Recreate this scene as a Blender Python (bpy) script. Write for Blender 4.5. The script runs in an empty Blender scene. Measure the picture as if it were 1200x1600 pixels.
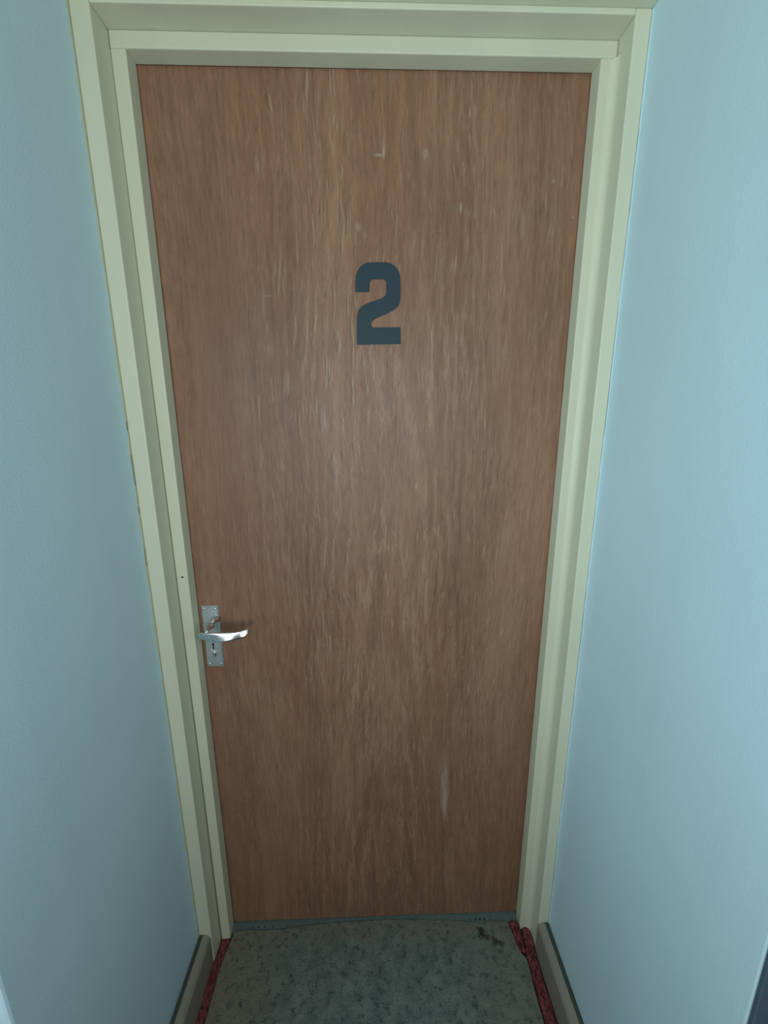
import bpy, bmesh, math, random
from mathutils import Vector, noise
S = bpy.context.scene
COL = S.collection
random.seed(4)

# ------------------------------------------------------------------ camera
cd = bpy.data.cameras.new('camera')
cam = bpy.data.objects.new('camera', cd); COL.objects.link(cam)
cd.sensor_fit = 'HORIZONTAL'; cd.sensor_width = 36.0
cd.lens = 640.0 / 1200.0 * 36.0
cd.clip_start = 0.01
cam.location = (0.40187, -0.87959, 1.38124)
cam.rotation_mode = 'XYZ'
cam.rotation_euler = (math.pi / 2 - 0.225032, 0.0036926, -0.0284891)
S.camera = cam

# ------------------------------------------------------------------ world, lights, exposure
W = bpy.data.worlds.new('world'); S.world = W; W.use_nodes = True
bg = W.node_tree.nodes['Background']
bg.inputs['Color'].default_value = (0.50, 0.80, 0.92, 1)
bg.inputs['Strength'].default_value = 0.05


def area(name, loc, target, sx, sy, power, col):
    l = bpy.data.lights.new(name, 'AREA'); l.shape = 'RECTANGLE'
    l.size = sx; l.size_y = sy; l.energy = power; l.color = col
    o = bpy.data.objects.new(name, l); COL.objects.link(o)
    o.location = loc
    o.rotation_euler = (Vector(target) - Vector(loc)).to_track_quat('-Z', 'Y').to_euler()
    return o


area('window_light', (0.22, -1.80, 1.12), (0.42, 0.0, 1.45), 0.28, 0.34, 9.2, (0.86, 0.94, 0.98))
area('wide_fill_light', (0.30, -1.30, 1.52), (0.42, 0.0, 1.62), 1.1, 0.45, 7.4, (0.76, 0.90, 0.97))  # added fill lamp behind the camera, brightens door and both walls
area('left_fill_light', (-0.48, -0.90, 1.30), (0.85, -0.18, 1.60), 0.35, 0.45, 9.2, (0.56, 0.86, 1.0))  # added fill from the left, aimed at the right wall
area('right_fill_light', (1.32, -0.95, 1.42), (-0.05, -0.20, 1.85), 0.35, 0.45, 4.2, (0.58, 0.86, 1.0))  # weaker added fill from the right, for the left wall

S.view_settings.view_transform = 'Standard'
S.view_settings.look = 'None'
S.view_settings.gamma = 1.0
S.view_settings.use_curve_mapping = False
S.view_settings.exposure = -0.12


# ------------------------------------------------------------------ material helpers
class G:
    def __init__(s, name):
        s.m = bpy.data.materials.new(name); s.m.use_nodes = True
        s.t = s.m.node_tree; s.n = s.t.nodes; s.b = s.n['Principled BSDF']

    def link(s, a, b): s.t.links.new(a, b)

    def put(s, sock, v):
        if isinstance(v, bpy.types.NodeSocket): s.link(v, sock)
        elif isinstance(v, (tuple, list)) and len(v) == 3 and sock.type == 'RGBA': sock.default_value = (*v, 1)
        else: sock.default_value = v

    def obj(s):
        return s.n.new('ShaderNodeTexCoord').outputs['Object']

    def map(s, v, scale=(1, 1, 1), loc=(0, 0, 0)):
        n = s.n.new('ShaderNodeMapping'); s.link(v, n.inputs[0])
        n.inputs['Scale'].default_value = scale; n.inputs['Location'].default_value = loc
        return n.outputs[0]

    def noise(s, v, scale, detail=3, rough=.5, dist=0):
        n = s.n.new('ShaderNodeTexNoise'); s.link(v, n.inputs['Vector'])
        n.inputs['Scale'].default_value = scale; n.inputs['Detail'].default_value = detail
        n.inputs['Roughness'].default_value = rough; n.inputs['Distortion'].default_value = dist
        return n.outputs['Fac']

    def math(s, op, a, b=0.0, c=None, clamp=False):
        n = s.n.new('ShaderNodeMath'); n.operation = op; n.use_clamp = clamp
        s.put(n.inputs[0], a); s.put(n.inputs[1], b)
        if c is not None: s.put(n.inputs[2], c)
        return n.outputs[0]

    def range(s, v, a, b, c=0., d=1., smooth=True):
        n = s.n.new('ShaderNodeMapRange')
        if smooth: n.interpolation_type = 'SMOOTHSTEP'
        s.put(n.inputs[0], v)
        for i, x in enumerate((a, b, c, d)): n.inputs[i + 1].default_value = x
        return n.outputs[0]

    def mix(s, f, a, b, mode='MIX'):
        n = s.n.new('ShaderNodeMix'); n.data_type = 'RGBA'; n.blend_type = mode
        s.put(n.inputs[0], f); s.put(n.inputs[6], a); s.put(n.inputs[7], b)
        return n.outputs[2]

    def xyz(s, v):
        n = s.n.new('ShaderNodeSeparateXYZ'); s.link(v, n.inputs[0]); return n.outputs

    def bump(s, h, strength, dist=.001):
        n = s.n.new('ShaderNodeBump'); n.inputs['Strength'].default_value = strength
        n.inputs['Distance'].default_value = dist; s.put(n.inputs['Height'], h)
        s.link(n.outputs[0], s.b.inputs['Normal'])

    def set(s, **k):
        names = dict(color='Base Color', rough='Roughness', metal='Metallic', spec='Specular IOR Level', coat='Coat Weight')
        for a, v in k.items(): s.put(s.b.inputs[names[a]], v)
        return s.m

    def ellipse(s, c3, cx, cz, rx, rz, wob=None):
        a = s.math('DIVIDE', s.math('SUBTRACT', c3[0], cx), rx)
        b = s.math('DIVIDE', s.math('SUBTRACT', c3[2], cz), rz)
        d = s.math('ADD', s.math('MULTIPLY', a, a), s.math('MULTIPLY', b, b))
        if wob is not None: d = s.math('ADD', d, wob)
        return s.range(d, 0.0, 1.0, 1.0, 0.0)


CREAM = (0.625, 0.610, 0.445)
WALL = (0.55, 0.70, 0.74)


def mat_paint(name, col, rough=.42):
    g = G(name); o = g.obj()
    n = g.noise(g.map(o, (1, 1, .35)), 9, 4)
    f = g.noise(o, 420, 2)
    g.set(color=g.mix(g.range(n, .3, .7), tuple(c * .95 for c in col), col), rough=rough, spec=.35)
    g.bump(g.math('ADD', g.math('MULTIPLY', g.noise(g.map(o, (1, 1, .12)), 120, 3), .6), g.math('MULTIPLY', f, .4)), .25, .0006)
    return g.m


def mat_wall(name, lap=None, cracks=False):
    """emulsion on plaster; the gloss paint of the frame laps onto the wall in an uneven line"""
    g = G(name); o = g.obj(); c = g.xyz(o)
    n = g.noise(g.map(o, (1, 1, .6)), 5, 4)
    col = g.mix(g.range(n, .3, .7), tuple(x * .96 for x in WALL), WALL)
    streak = g.range(g.noise(g.map(o, (1, 11, 1.1)), 1.6, 4, .6), .45, .75)
    col = g.mix(g.math('MULTIPLY', streak, .12), col, (.40, .55, .62))
    if lap:
        wob = g.noise(g.map(o, (0, 0, 1)), 9, 4, .6)
        edge = g.math('ADD', c[1], g.math('MULTIPLY', g.math('SUBTRACT', wob, .5), .026))
        col = g.mix(g.range(edge, lap - .004, lap + .001), col, CREAM)
    if cracks:
        thin = g.math('LESS_THAN', g.math('ABSOLUTE', g.math('SUBTRACT', g.math('ADD', c[1], g.math('MULTIPLY', g.noise(g.map(o, (0, 0, 1)), 30, 3), .004)), -.0812)), .0009)
        seg = g.math('GREATER_THAN', g.noise(g.map(o, (0, 0, 1), (0, 0, .37)), 16, 2), .52)
        zone = g.math('MULTIPLY', g.range(c[2], 1.05, 1.12), g.range(c[2], 1.39, 1.42, 1, 0))
        col = g.mix(g.math('MULTIPLY', thin, g.math('MULTIPLY', seg, zone)), col, (.05, .06, .055))
    g.set(color=col, rough=.62, spec=.25)
    g.bump(g.math('ADD', g.noise(o, 260, 3), g.math('MULTIPLY', g.noise(o, 18, 3), 1.5)), .22, .0012)
    return g.m


def mat_wood():
    g = G('door_veneer'); o = g.obj(); c = g.xyz(o)
    warp = g.noise(g.map(o, (3.5, 1, .9)), 1, 3)
    wv = g.n.new('ShaderNodeCombineXYZ')
    g.put(wv.inputs[0], g.math('ADD', c[0], g.math('MULTIPLY', warp, .10)))
    g.put(wv.inputs[2], c[2])
    w = wv.outputs[0]
    fib = g.noise(g.map(w, (260, 1, 22)), 1, 5, .72)
    med = g.noise(g.map(w, (60, 1, 5.5)), 1, 5, .70)
    big = g.noise(g.map(w, (8, 1, .9), (.3, 0, .2)), 1, 5, .6)
    # flame figure up the middle: nested stretched rings broken by noise
    dx = g.math('MULTIPLY', g.math('SUBTRACT', c[0], .43), 7.5)
    fl = g.math('ADD', g.math('MULTIPLY', g.math('MULTIPLY', dx, dx), 1.0), g.math('MULTIPLY', c[2], .9))
    fl = g.math('ADD', fl, g.math('MULTIPLY', g.noise(g.map(o, (20, 1, 3)), 1, 5, .7), 1.1))
    flame = g.math('SINE', g.math('MULTIPLY', fl, 17.0))
    mid = g.math('MULTIPLY', g.range(c[0], .08, .33), g.range(c[0], .5, .76, 1, 0))
    v = g.math('ADD', g.math('MULTIPLY', fib, .46), g.math('MULTIPLY', med, .38))
    v = g.math('ADD', v, g.math('MULTIPLY', big, .48))
    v = g.math('ADD', v, g.math('MULTIPLY', g.math('MULTIPLY', flame, mid), .028))
    r = g.n.new('ShaderNodeValToRGB'); g.put(r.inputs[0], g.range(v, .43, .86, 0, 1, False))
    e = r.color_ramp.elements
    e[0].position = .0; e[0].color = (.128, .058, .029, 1)
    e[1].position = 1.; e[1].color = (.385, .208, .118, 1)
    m = e.new(.5); m.color = (.250, .125, .073, 1)
    col = r.outputs[0]
    # short pale flecks and short dark pores along the grain
    fleck = g.range(g.noise(g.map(w, (150, 1, 20), (4, 0, 1)), 1, 4, .65), .56, .72)
    fm = g.math('ADD', g.math('MULTIPLY', g.range(g.noise(g.map(o, (7, 1, 3)), 1, 3), .40, .60), .6), g.math('MULTIPLY', mid, .4))
    col = g.mix(g.math('MULTIPLY', g.math('MULTIPLY', fleck, fm), .62), col, (.50, .33, .21))
    pore = g.range(g.noise(g.map(w, (190, 1, 24), (1, 0, 7)), 1, 4, .65), .57, .70)
    col = g.mix(g.math('MULTIPLY', g.math('MULTIPLY', pore, fm), .66), col, (.080, .038, .022))
    # mid-leaf figure: longer pale strokes, relief shade painted along one side of each
    fig = g.range(g.noise(g.map(o, (5, 1, 1.6), (8, 0, 3)), 1, 3), .40, .62)
    fig = g.math('MULTIPLY', fig, g.math('ADD', .25, g.math('MULTIPLY', mid, .75)))
    for (off, lo, hi, a, c3) in ((.0, .56, .68, .55, (.52, .36, .235)), (.21, .56, .68, .50, (.095, .045, .026))):
        st = g.range(g.noise(g.map(w, (82, 1, 10.5), (6 + off, 0, 2)), 1, 4, .62, .35), lo, hi)
        col = g.mix(g.math('MULTIPLY', g.math('MULTIPLY', st, fig), a), col, c3)
    ring = g.math('MULTIPLY', g.range(flame, .80, .98), g.math('MULTIPLY', mid, g.range(g.noise(g.map(o, (9, 1, 2.5)), 1, 3), .45, .6)))
    col = g.mix(g.math('MULTIPLY', ring, .22), col, (.50, .34, .22))
    # redder broad patches
    red = g.range(g.noise(g.map(o, (4, 1, 1.3), (2, 0, 5)), 1, 3), .45, .70)
    col = g.mix(g.math('MULTIPLY', red, .30), col, (.235, .100, .048))
    # scuffs: a long pale scrape low on the right, a few nicks near the top
    wob = g.math('MULTIPLY', g.math('SUBTRACT', g.noise(g.map(o, (120, 1, 25)), 1, 3), .5), 1.3)
    for (cx, cz, rx, rz, a) in ((.5810, .43, .013, .095, .34), (.5850, .385, .008, .075, .40), (.577, .50, .016, .08, .16), (.60, .19, .018, .12, .10)):
        col = g.mix(g.math('MULTIPLY', g.ellipse(c, cx, cz, rx, rz, wob), a), col, (.47, .36, .27))
    for (cx, cz, rx, rz, a) in ((.4287, 1.8579, .0035, .016, .5), (.418, 1.8525, .012, .0035, .5), (.5053, 1.856, .006, .010, .4),
                                (.5738, 1.7686, .0035, .012, .6), (.3796, 1.735, .007, .010, .35), (.7474, 1.8144, .004, .004, .5),
                                (.79, 1.7544, .002, .002, .9), (.20, 1.615, .012, .003, .25)):
        col = g.mix(g.math('MULTIPLY', g.ellipse(c, cx, cz, rx, rz, g.math('MULTIPLY', wob, .7)), a * .85), col, (.46, .36, .27))
    g.set(color=col, rough=g.range(med, .3, .7, .42, .56), spec=.35)
    g.bump(g.math('ADD', fib, g.math('MULTIPLY', med, .6)), .16, .0008)
    return g.m


def mat_plain(name, col, rough=.5, metal=0., spec=.5, nscale=0, bump=0):
    g = G(name); o = g.obj()
    n = g.noise(o, nscale or 60, 3)
    g.set(color=g.mix(g.range(n, .3, .7), tuple(x * .88 for x in col), col), rough=rough, metal=metal, spec=spec)
    if bump: g.bump(n, bump, .001)
    return g.m


def mat_runner():
    g = G('runner_weave'); o = g.obj(); c = g.xyz(o)
    n1 = g.noise(o, 26, 5, .62); n2 = g.noise(o, 95, 4, .65); n3 = g.noise(o, 330, 3, .6)
    col = g.mix(g.range(n1, .35, .65), (.095, .125, .112), (.180, .212, .178))
    col = g.mix(g.math('MULTIPLY', g.range(n3, .35, .7), .50), col, (.24, .27, .225))
    # tan, less trodden margins
    wob = g.math('MULTIPLY', g.math('SUBTRACT', g.noise(o, 11, 4), .5), .22)
    l = g.range(g.math('ADD', c[0], wob), .06, .22, 1, 0)
    r = g.range(g.math('ADD', c[0], wob), .58, .74)
    t = g.range(g.math('ADD', c[1], g.math('MULTIPLY', wob, .5)), -.085, -.03)
    tan = g.math('MULTIPLY', g.math('MAXIMUM', g.math('MAXIMUM', l, g.math('MULTIPLY', r, .6)), g.math('MULTIPLY', t, .75)), .72)
    col = g.mix(tan, col, g.mix(n2, (.12, .105, .065), (.30, .265, .175)))
    col = g.mix(g.math('MULTIPLY', g.range(g.noise(o, 62, 5, .7), .50, .68), .80), col, (.045, .062, .060))
    # a dark burn and a few dark spots at the back right, one pale crumb
    for (cx, cy, r_, a) in ((.689, -.047, .013, .95), (.700, -.054, .012, .7), (.722, -.066, .012, .8), (.735, -.072, .009, .7), (.60, -.045, .006, .6), (.52, -.10, .008, .4)):
        aa = g.math('SUBTRACT', c[0], cx); bb = g.math('SUBTRACT', c[1], cy)
        d = g.math('SQRT', g.math('ADD', g.math('MULTIPLY', aa, aa), g.math('MULTIPLY', bb, bb)))
        d = g.math('ADD', d, g.math('MULTIPLY', g.math('SUBTRACT', n2, .5), .035))
        col = g.mix(g.math('MULTIPLY', g.range(d, r_ * .4, r_ * 1.05, 1, 0), a), col, (.035, .032, .028))
    g.set(color=col, rough=.95, spec=.1)
    g.bump(g.math('ADD', n3, n2), .8, .003)
    return g.m


def mat_red():
    g = G('red_carpet_pile'); o = g.obj()
    n = g.noise(g.map(o, (1, .4, 1)), 210, 4, .7); b = g.noise(g.map(o, (1, .5, 1)), 60, 3)
    col = g.mix(g.range(n, .32, .70), (.075, .018, .020), (.30, .085, .085))
    col = g.mix(g.math('MULTIPLY', g.range(b, .55, .7), .55), col, (.05, .014, .014))
    g.set(color=col, rough=1.0, spec=.05); g.bump(n, .9, .003)
    return g.m


M = dict(cream=mat_paint('cream_gloss_paint', CREAM), soffit=mat_paint('cream_soffit_paint', CREAM, .6),
         wall_l=mat_wall('wall_emulsion_left', -.0850, True), wall_r=mat_wall('wall_emulsion_right'),
         wood=mat_wood(), runner=mat_runner(), red=mat_red(),
         digit=mat_plain('slate_blue_vinyl', (.028, .050, .062), .55, 0, .25, 200),
         lever=mat_plain('lever_chrome', (.80, .81, .80), .25, 1.0, .5, 30),
         chrome=mat_plain('chrome', (.80, .81, .80), .14, 1.0, .5, 30),
         satin=mat_plain('satin_chrome_plate', (.74, .75, .73), .44, 1.0, .5, 90),
         dark_edge=mat_plain('skirting_dark_edge', (.075, .080, .062), .9, 0, .1, 90, .5),
         dark=mat_plain('dark_recess', (.012, .012, .012), .8),
         skirt=mat_paint('skirting_paint', (.27, .245, .185), .6),
         strip=mat_plain('tarnished_threshold_metal', (.150, .195, .175), .65, .25, .4, 75, .8),
         floor=mat_plain('dark_floor_carpet', (.055, .060, .062), .95, 0, .1, 220, .7),
         slate=mat_plain('slate_dark', (.075, .105, .13), .6, 0, .3, 40, .2))


# ------------------------------------------------------------------ mesh helpers
def link(name, bm, mat, parent=None, smooth=False):
    bmesh.ops.recalc_face_normals(bm, faces=bm.faces)
    me = bpy.data.meshes.new(name); bm.to_mesh(me); bm.free()
    o = bpy.data.objects.new(name, me); COL.objects.link(o)
    me.materials.append(mat)
    if smooth:
        for p in me.polygons: p.use_smooth = True
    if parent is not None: o.parent = parent
    return o


def tag(o, label, cat=None, kind=None, group=None):
    o['label'] = label
    if cat: o['category'] = cat
    if kind: o['kind'] = kind
    if group: o['group'] = group
    return o


def box(x0, x1, y0, y1, z0, z1, bevel=0.0, seg=2, bm=None):
    bm2 = bmesh.new()
    v = [bm2.verts.new((x, y, z)) for x in (x0, x1) for y in (y0, y1) for z in (z0, z1)]
    for f in ((0, 1, 3, 2), (4, 6, 7, 5), (0, 4, 5, 1), (2, 3, 7, 6), (0, 2, 6, 4), (1, 5, 7, 3)):
        bm2.faces.new([v[i] for i in f])
    if bevel: bmesh.ops.bevel(bm2, geom=bm2.edges[:], offset=bevel, segments=seg, affect='EDGES', profile=.5)
    return bm2


def prism(pts, to3, a, b, bevel=0.0, seg=2):
    """closed outline pts (u,v) extruded from a to b; to3(u,v,w) -> xyz"""
    bm = bmesh.new()
    A = [bm.verts.new(to3(u, v, a)) for u, v in pts]; B = [bm.verts.new(to3(u, v, b)) for u, v in pts]
    fa = bm.faces.new(A); fb = bm.faces.new(B[::-1])
    n = len(pts)
    for i in range(n): bm.faces.new((A[i], B[i], B[(i + 1) % n], A[(i + 1) % n]))
    if bevel:
        ed = list(fa.edges)
        bmesh.ops.bevel(bm, geom=ed, offset=bevel, segments=seg, affect='EDGES', profile=.5)
    return bm


def lathe(profile, origin, axis, seg=28):
    """profile: (distance along axis, radius)"""
    ax = Vector(axis).normalized(); up = Vector((0, 0, 1)) if abs(ax.z) < .9 else Vector((1, 0, 0))
    u = ax.cross(up).normalized(); v = ax.cross(u); o = Vector(origin)
    bm = bmesh.new(); rings = []
    for d, r in profile:
        rings.append([bm.verts.new(o + ax * d + (u * math.cos(t) + v * math.sin(t)) * r) for t in [2 * math.pi * i / seg for i in range(seg)]])
    for a, b in zip(rings, rings[1:]):
        for i in range(seg): bm.faces.new((a[i], a[(i + 1) % seg], b[(i + 1) % seg], b[i]))
    bm.faces.new(rings[0][::-1]); bm.faces.new(rings[-1])
    return bm


# ------------------------------------------------------------------ setting: dimensions from the photograph
XL, XR = -0.0570, 0.8540          # alcove side walls
YO = -0.0817                      # front of outer lining
YI = -0.0357                      # front of inner stop
RL, RR = -0.0256, 0.8270          # outer lining reveals
HO, HI = 2.0047, 1.9800           # head heights: outer lining underside, stop underside
FZ = -0.012                       # sub floor

tag(link('floor', box(-1.6, 2.4, -2.6, .15, FZ - .1, FZ), M['floor']), 'dark worn floor under the runner and red carpet edges', 'floor', 'structure')
tag(link('wall_left', box(-1.4, XL, -.510, .12, FZ, 2.62, .004), M['wall_l']), 'pale blue plastered side wall left of the door', 'wall', 'structure')
tag(link('wall_right', box(XR, 2.2, -.543, .12, FZ, 2.62, .004), M['wall_r']), 'bright pale blue plastered side wall right of the door', 'wall', 'structure')
tag(link('ceiling', box(XL, XR, -.510, .12, 2.0136, 2.62, .002), M['soffit']), 'low cream soffit over the door alcove', 'ceiling', 'structure')
tag(link('trim_3', box(XR - .0006, XR + .10, -.5490, -.5430, FZ, 2.4, .0015), M['slate']), 'dark slate strip at the near end of the right wall', 'trim', 'structure')  # dark strip added over the near end face of the right wall

# outer lining (trim_1): two jambs and a head, small arris rounding
t1 = bpy.data.objects.new('trim_1', None); COL.objects.link(t1); t1.location = (0, 0, 0)
tag(t1, 'cream painted outer door frame lining around the door', 'door frame', 'structure')
link('jamb', box(XL + .0005, RL, YO, .10, FZ, 2.0134, .0022), M['cream'], t1)
# right jamb: caulked, rounded inner corner against the stop
link('jamb', box(RR, XR - .0005, YO, .10, FZ, 2.0134, .0022), M['cream'], t1)
link('head', box(RL, RR, YO + .0003, .10, HO, 2.0134, .0016), M['cream'], t1)

# uneven plaster edge of the right wall lapping over the jamb
pts = []
for i in range(261):
    z = .085 + (2.012 - .085) * i / 260
    pts.append((XR - .0016 - .0016 * noise.noise(Vector((0, 3.1, z * 6))) - .0008 * noise.noise(Vector((0, 9.1, z * 40))), z))
pts += [(XR + .002, 2.012), (XR + .002, .085)]
link('plaster_edge', prism(pts, lambda u, v, w: (u, w, v), YO - .0022, YO - .0003), M['wall_r'], bpy.data.objects['wall_right'])

# inner stop (trim_2): planted strips; the left one opens a thin gap towards the floor
t2 = bpy.data.objects.new('trim_2', None); COL.objects.link(t2)
tag(t2, 'cream painted inner door stop bordering the brown door', 'door stop', 'structure')
bm = box(RL, 0.0, YI, -.003, FZ, HI, .0018)
for v in bm.verts:
    k = max(0., min(1., (1.45 - v.co.z) / 1.1))
    if v.co.x < -.015: v.co.x += .0003 + .0024 * k
stopL = link('stop_strip', bm, M['cream'], t2)
link('stop_strip', box(.7994, RR - .0002, YI, -.003, FZ, HI, .0018), M['cream'], t2)
link('stop_head', box(RL + .0008, RR - .0006, YI - .0006, -.003, HI - .0003, HO - .0002, .0018), M['cream'], t2)
# soft filler fillet in the right hand corner between stop and lining
cx, cy, r = RR - .013, YI - .014, .013
arc = [(cx + r * math.cos(a), cy + .014 * math.sin(a)) for a in [math.pi / 2 * i / 24 for i in range(25)]]
link('filler_bead', prism(arc + [(RR, YI)], lambda u, v, w: (u, v, w), FZ, HI - .002), M['cream'], t2)
link('nail_hole', lathe([(0, .0022), (.0004, .0022)], (-.0114, YI - .0003, 1.0477), (0, 1, 0), 12), M['dark'], t2)


# ------------------------------------------------------------------ door
d = link('door_1', box(-.0236, .8250, 0, .042, .0, HI + .018, .0012), M['wood'])
tag(d, 'brown wood veneered flush door with a dark 2 and chrome handle', 'door', 'structure')

TWO = [(0.3728, 1.5254), (0.3733, 1.5557), (0.3739, 1.5754), (0.3749, 1.5832), (0.3782, 1.591), (0.3846, 1.5968), (0.392, 1.6011), (0.4046, 1.6056), (0.4194, 1.6099), (0.4267, 1.6134), (0.4305, 1.6172), (0.432, 1.623), (0.432, 1.6391), (0.4306, 1.6429), (0.4268, 1.645), (0.4071, 1.6451), (0.4029, 1.6437), (0.4002, 1.6399), (0.3997, 1.6333), (0.3992, 1.6223), (0.3714, 1.6223), (0.372, 1.6407), (0.3732, 1.652), (0.3763, 1.6599), (0.3815, 1.6661), (0.3878, 1.6712), (0.395, 1.6742), (0.4074, 1.675), (0.4301, 1.6751), (0.4383, 1.6742), (0.4466, 1.6706), (0.4528, 1.6646), (0.457, 1.6581), (0.4591, 1.6506), (0.4602, 1.6393), (0.4605, 1.6202), (0.4597, 1.6087), (0.4568, 1.599), (0.4541, 1.5955), (0.4467, 1.5903), (0.4361, 1.5844), (0.4192, 1.5775), (0.4096, 1.5735), (0.4043, 1.5696), (0.4021, 1.5653), (0.4025, 1.5613), (0.4046, 1.5578), (0.4606, 1.5585), (0.4612, 1.5269)]
dg = link('number_two', prism(TWO, lambda u, v, w: (u, w, v), -.0012, .0004), M['digit'], d)
dg['label'] = 'dark slate blue numeral 2 stuck on the door'

# handle: back plate (part of the door), with lever, neck, screws and keyhole as its own pieces
px0, px1, pz0, pz1 = .0060, .0455, .8095, .9660
bp = link('door_handle', prism([(px0, pz0), (px1, pz0), (px1, pz1), (px0, pz1)], lambda u, v, w: (u, w, v), -.0062, 0.0, .0026, 1), M['satin'], d)
bp['label'] = 'chrome lever handle on a rectangular back plate'
for sx in (px0 + .0065, px1 - .0065):
    for sz in (pz0 + .008, pz1 - .008):
        link('screw', lathe([(-.0002, .0030), (.0008, .0026), (.0013, .0015)], (sx, -.0060, sz), (0, -1, 0), 16), M['chrome'], bp, True)
NX, NZ = .0385, .9330
link('lever_neck', lathe([(0, .0095), (.002, .0092), (.0060, .0066), (.012, .0046), (.021, .0040), (.0245, .0050), (.0265, .0070), (.0295, .0080), (.0325, .0072), (.0355, .0052), (.038, .0044), (.050, .0040), (.0600, .0044)],
                         (NX, -.0055, NZ), (0, -1, -.03)), M['chrome'], bp, True)
# lever: lens-shaped sections along its length, thick in the middle, tip curling up and back to the door
prof = [  # x, top z, bottom z, y centre, half thickness
    (.0185, .9262, .9232, -.0640, .0008), (.0215, .9294, .9200, -.0645, .0022), (.0290, .9310, .9166, -.0650, .0030), (.0370, .9316, .9134, -.0652, .0034),
    (.0480, .9310, .9104, -.0653, .0036), (.0600, .9302, .9090, -.0653, .0036), (.0700, .9296, .9098, -.0650, .0036), (.0800, .9292, .9108, -.0642, .0035),
    (.0900, .9290, .9114, -.0630, .0034), (.1000, .9290, .9124, -.0614, .0032), (.1080, .9294, .9132, -.0596, .0030), (.1150, .9302, .9156, -.0576, .0028), (.1212, .9314, .9186, -.0554, .0025), (.1240, .9318, .9214, -.0542, .0016), (.1250, .9306, .9244, -.0538, .0008)]
bm = bmesh.new(); rings = []
NS = 20
for (x, zt, zb, y, th) in prof:
    zc, h = (zt + zb) / 2, (zt - zb) / 2
    # the front twists: upright at the boss, tipped up past it, upright again, tipped up at the curled tip
    tw = .40 * math.exp(-((x - .080) / .017) ** 2) + .55 * math.exp(-((x - .124) / .011) ** 2)
    ring = []
    for i in range(NS):
        a = 2 * math.pi * i / NS
        ca, sa = math.cos(a), math.sin(a)
        dz = h * math.copysign(abs(sa) ** .5, sa)
        ring.append(bm.verts.new((x, y + th * math.copysign(abs(ca) ** .32, ca) + tw * dz, zc + dz)))
    rings.append(ring)
for a, b in zip(rings, rings[1:]):
    for i in range(NS): bm.faces.new((a[i], a[(i + 1) % NS], b[(i + 1) % NS], b[i]))
bm.faces.new(rings[0]); bm.faces.new(rings[-1])
link('lever', bm, M['lever'], bp, True)
KX = .0262
link('keyhole', prism([(KX - .0016, .8560), (KX + .0016, .8560), (KX + .0016, .8660), (KX + .0027, .8690), (KX + .0016, .8722), (KX - .0016, .8722), (KX - .0027, .8690), (KX - .0016, .8660)],
                      lambda u, v, w: (u, w, v), -.00635, -.0058), M['dark'], bp)
ov = [(KX + .0006 + .0050 * math.cos(a), .8445 + .0072 * math.sin(a)) for a in [2 * math.pi * i / 24 for i in range(24)]]
link('keyhole_cover', prism(ov, lambda u, v, w: (u, w, v), -.0105, -.0060, .0014, 3), M['chrome'], bp, True)
link('cover_pivot', lathe([(0, .0022), (.0016, .0020), (.0024, .0010)], (KX - .0052, -.0060, .8530), (0, -1, 0), 14), M['chrome'], bp, True)


# ------------------------------------------------------------------ skirtings
def skirting(name, sgn, xw, y0, y1, label):
    prf = [(.003, FZ), (.0290, FZ), (.0292, .072), (.0285, .0780), (.0240, .0840), (.0170, .0872), (.0115, .0880), (.003, .0872)]
    bm = prism(prf, lambda u, v, w: (xw + sgn * (u + .0004 * math.sin(w * 70 + v * 20)), w, v), y0, y1)
    o = tag(link(name, bm, M['skirt']), label, 'skirting board', 'structure')
    o.data.materials.append(M['dark_edge'])          # darker top edge against the wall
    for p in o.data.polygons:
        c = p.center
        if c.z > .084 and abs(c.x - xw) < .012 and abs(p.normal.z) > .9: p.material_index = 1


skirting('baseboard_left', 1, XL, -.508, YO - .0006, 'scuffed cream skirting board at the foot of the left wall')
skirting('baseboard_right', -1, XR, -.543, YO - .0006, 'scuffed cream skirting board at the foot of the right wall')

# ------------------------------------------------------------------ threshold strip
t = link('threshold_strip', box(-.0005, .7990, -.0235, .040, FZ, -.0035, .0015), M['strip'])
tag(t, 'tarnished grey metal threshold strip along the bottom of the door', 'threshold strip')
for (x, r) in ((.664, .0016), (.680, .0026), (.693, .0028), (.706, .0026), (.722, .0017), (.055, .0018), (.071, .0020), (.088, .0017), (.112, .0020), (.150, .0016)):
    link('pin_hole', lathe([(0, r), (.0006, r)], (x, -.0135, -.0037), (0, 0, 1), 12), M['dark'], t)

# ------------------------------------------------------------------ runner
NEAR = -.80
left = [(.0090, -.0225), (.0060, -.0370), (.0005, -.0640), (-.0035, -.0900), (-.0048, -.15), (-.0040, -.22), (-.0030, -.35), (-.002, NEAR)]
right = [(.7890, NEAR), (.7885, -.35), (.7895, -.224), (.7915, -.15), (.7930, -.104), (.7840, -.0960), (.7790, -.0915), (.7780, -.0860), (.7735, -.055), (.7680, -.0225)]
back = [(.66, -.0220), (.60, -.0165), (.50, -.0110), (.42, -.0085), (.30, -.0110), (.20, -.0165), (.13, -.0228)]
def dense(pts, step=.012):
    out = []
    for i, a in enumerate(pts):
        b = pts[(i + 1) % len(pts)]
        n = max(1, int(math.hypot(b[0] - a[0], b[1] - a[1]) / step))
        for k in range(n):
            x = a[0] + (b[0] - a[0]) * k / n; y = a[1] + (b[1] - a[1]) * k / n
            j = .0011
            out.append((x + random.uniform(-j, j), y + random.uniform(-j, j) * .6))
    return out
ro = link('carpet_runner', prism(dense(left + right + back), lambda u, v, w: (u, v, w), 0.0, -.0085, .0018, 2), M['runner'])
tag(ro, 'mottled grey green carpet runner lying in front of the door', 'carpet')


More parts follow.
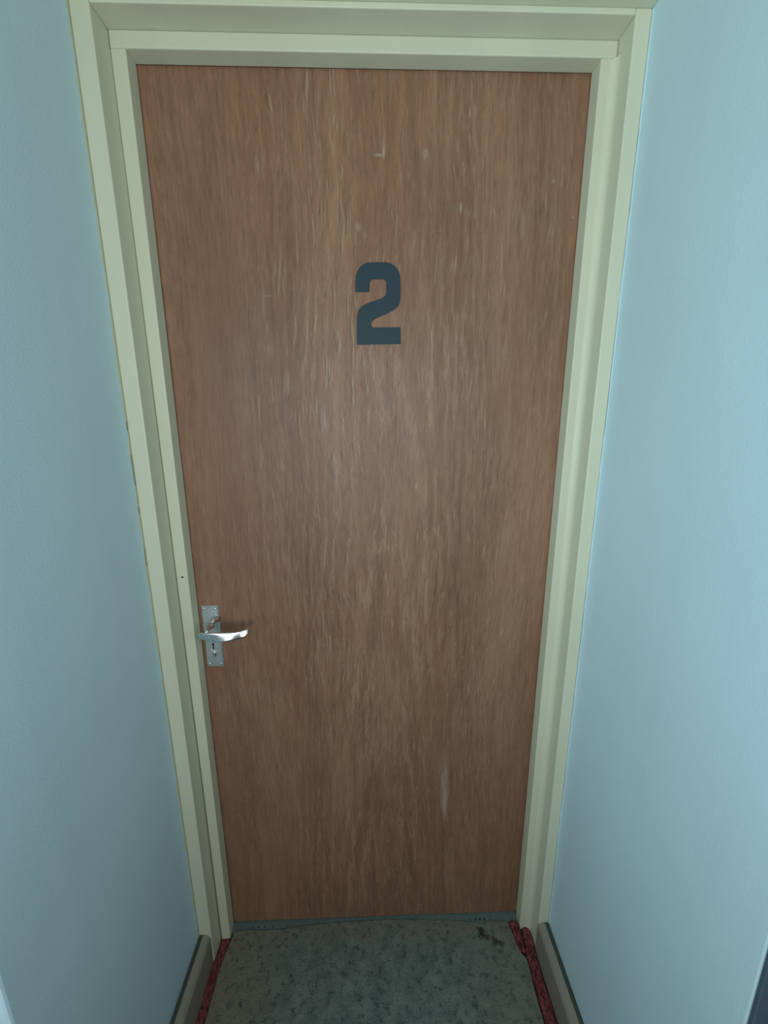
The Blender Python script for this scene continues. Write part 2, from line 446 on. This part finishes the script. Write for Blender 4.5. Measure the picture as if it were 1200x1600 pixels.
# ------------------------------------------------------------------ red carpet edges
def pile(name, la, lb, z, label):
    """a strip of pile between two polylines la (left) and lb (right), given as (y, x) stations"""
    def at(l, y):
        for (y0, x0), (y1, x1) in zip(l, l[1:]):
            if y1 <= y <= y0: return x0 + (x1 - x0) * (y - y0) / (y1 - y0)
        return l[-1][1]
    y0, y1 = la[0][0], la[-1][0]
    n = int((y0 - y1) / .0022); m = 12
    bm = bmesh.new(); top = []
    for i in range(n + 1):
        y = y0 + (y1 - y0) * i / n
        a, b = at(la, y), at(lb, y)
        row = []
        for k in range(m + 1):
            u = k / m
            x = a + (b - a) * u + random.uniform(-.0009, .0009) + (.0012 * noise.noise(Vector((k, y * 90, 1))) if k in (0, m) else 0)
            edge = min(1., min(u, 1 - u) * 6)
            zz = FZ + (z - FZ) * (.72 + .28 * math.sqrt(edge)) + random.uniform(-.0011, .0011) + .0016 * noise.noise(Vector((x * 60, y * 60, 0)))
            row.append(bm.verts.new((x, y + random.uniform(-.0007, .0007), zz)))
        top.append(row)
    for r0, r1 in zip(top, top[1:]):
        for k in range(m): bm.faces.new((r0[k], r1[k], r1[k + 1], r0[k + 1]))
    # skirt down to the sub floor
    loop = top[0] + [r[-1] for r in top[1:-1]] + top[-1][::-1] + [r[0] for r in top[-2:0:-1]]
    low = [bm.verts.new((v.co.x, v.co.y, FZ)) for v in loop]
    for i in range(len(loop)):
        j = (i + 1) % len(loop)
        bm.faces.new((loop[i], loop[j], low[j], low[i]))
    return tag(link(name, bm, M['red'], None, True), label, 'carpet')


pile('carpet_strip', [(-.0385, -.0235), (-.0800, -.0240), (-.0840, -.0295), (-.52, -.0295)], [(-.0385, .0030), (-.064, -.0020), (-.09, -.0060), (-.52, -.0055)], -.0035,
     'dark red carpet strip beside the left skirting board')
pile('carpet_strip', [(-.0375, .8055), (-.0700, .8010), (-.11, .7960), (-.545, .7925)], [(-.0375, .8262), (-.0720, .8256), (-.0860, .8236), (-.1250, .8212), (-.1700, .8222), (-.26, .8235), (-.545, .8240)], -.0030,
     'long dark red carpet strip beside the right skirting board')
pile('carpet_strip', [(-.0245, .7715), (-.055, .7765), (-.0900, .7805)], [(-.0245, .7965), (-.055, .7985), (-.0900, .7970)], .0015,
     'short red carpet offcut at the back right corner of the runner')
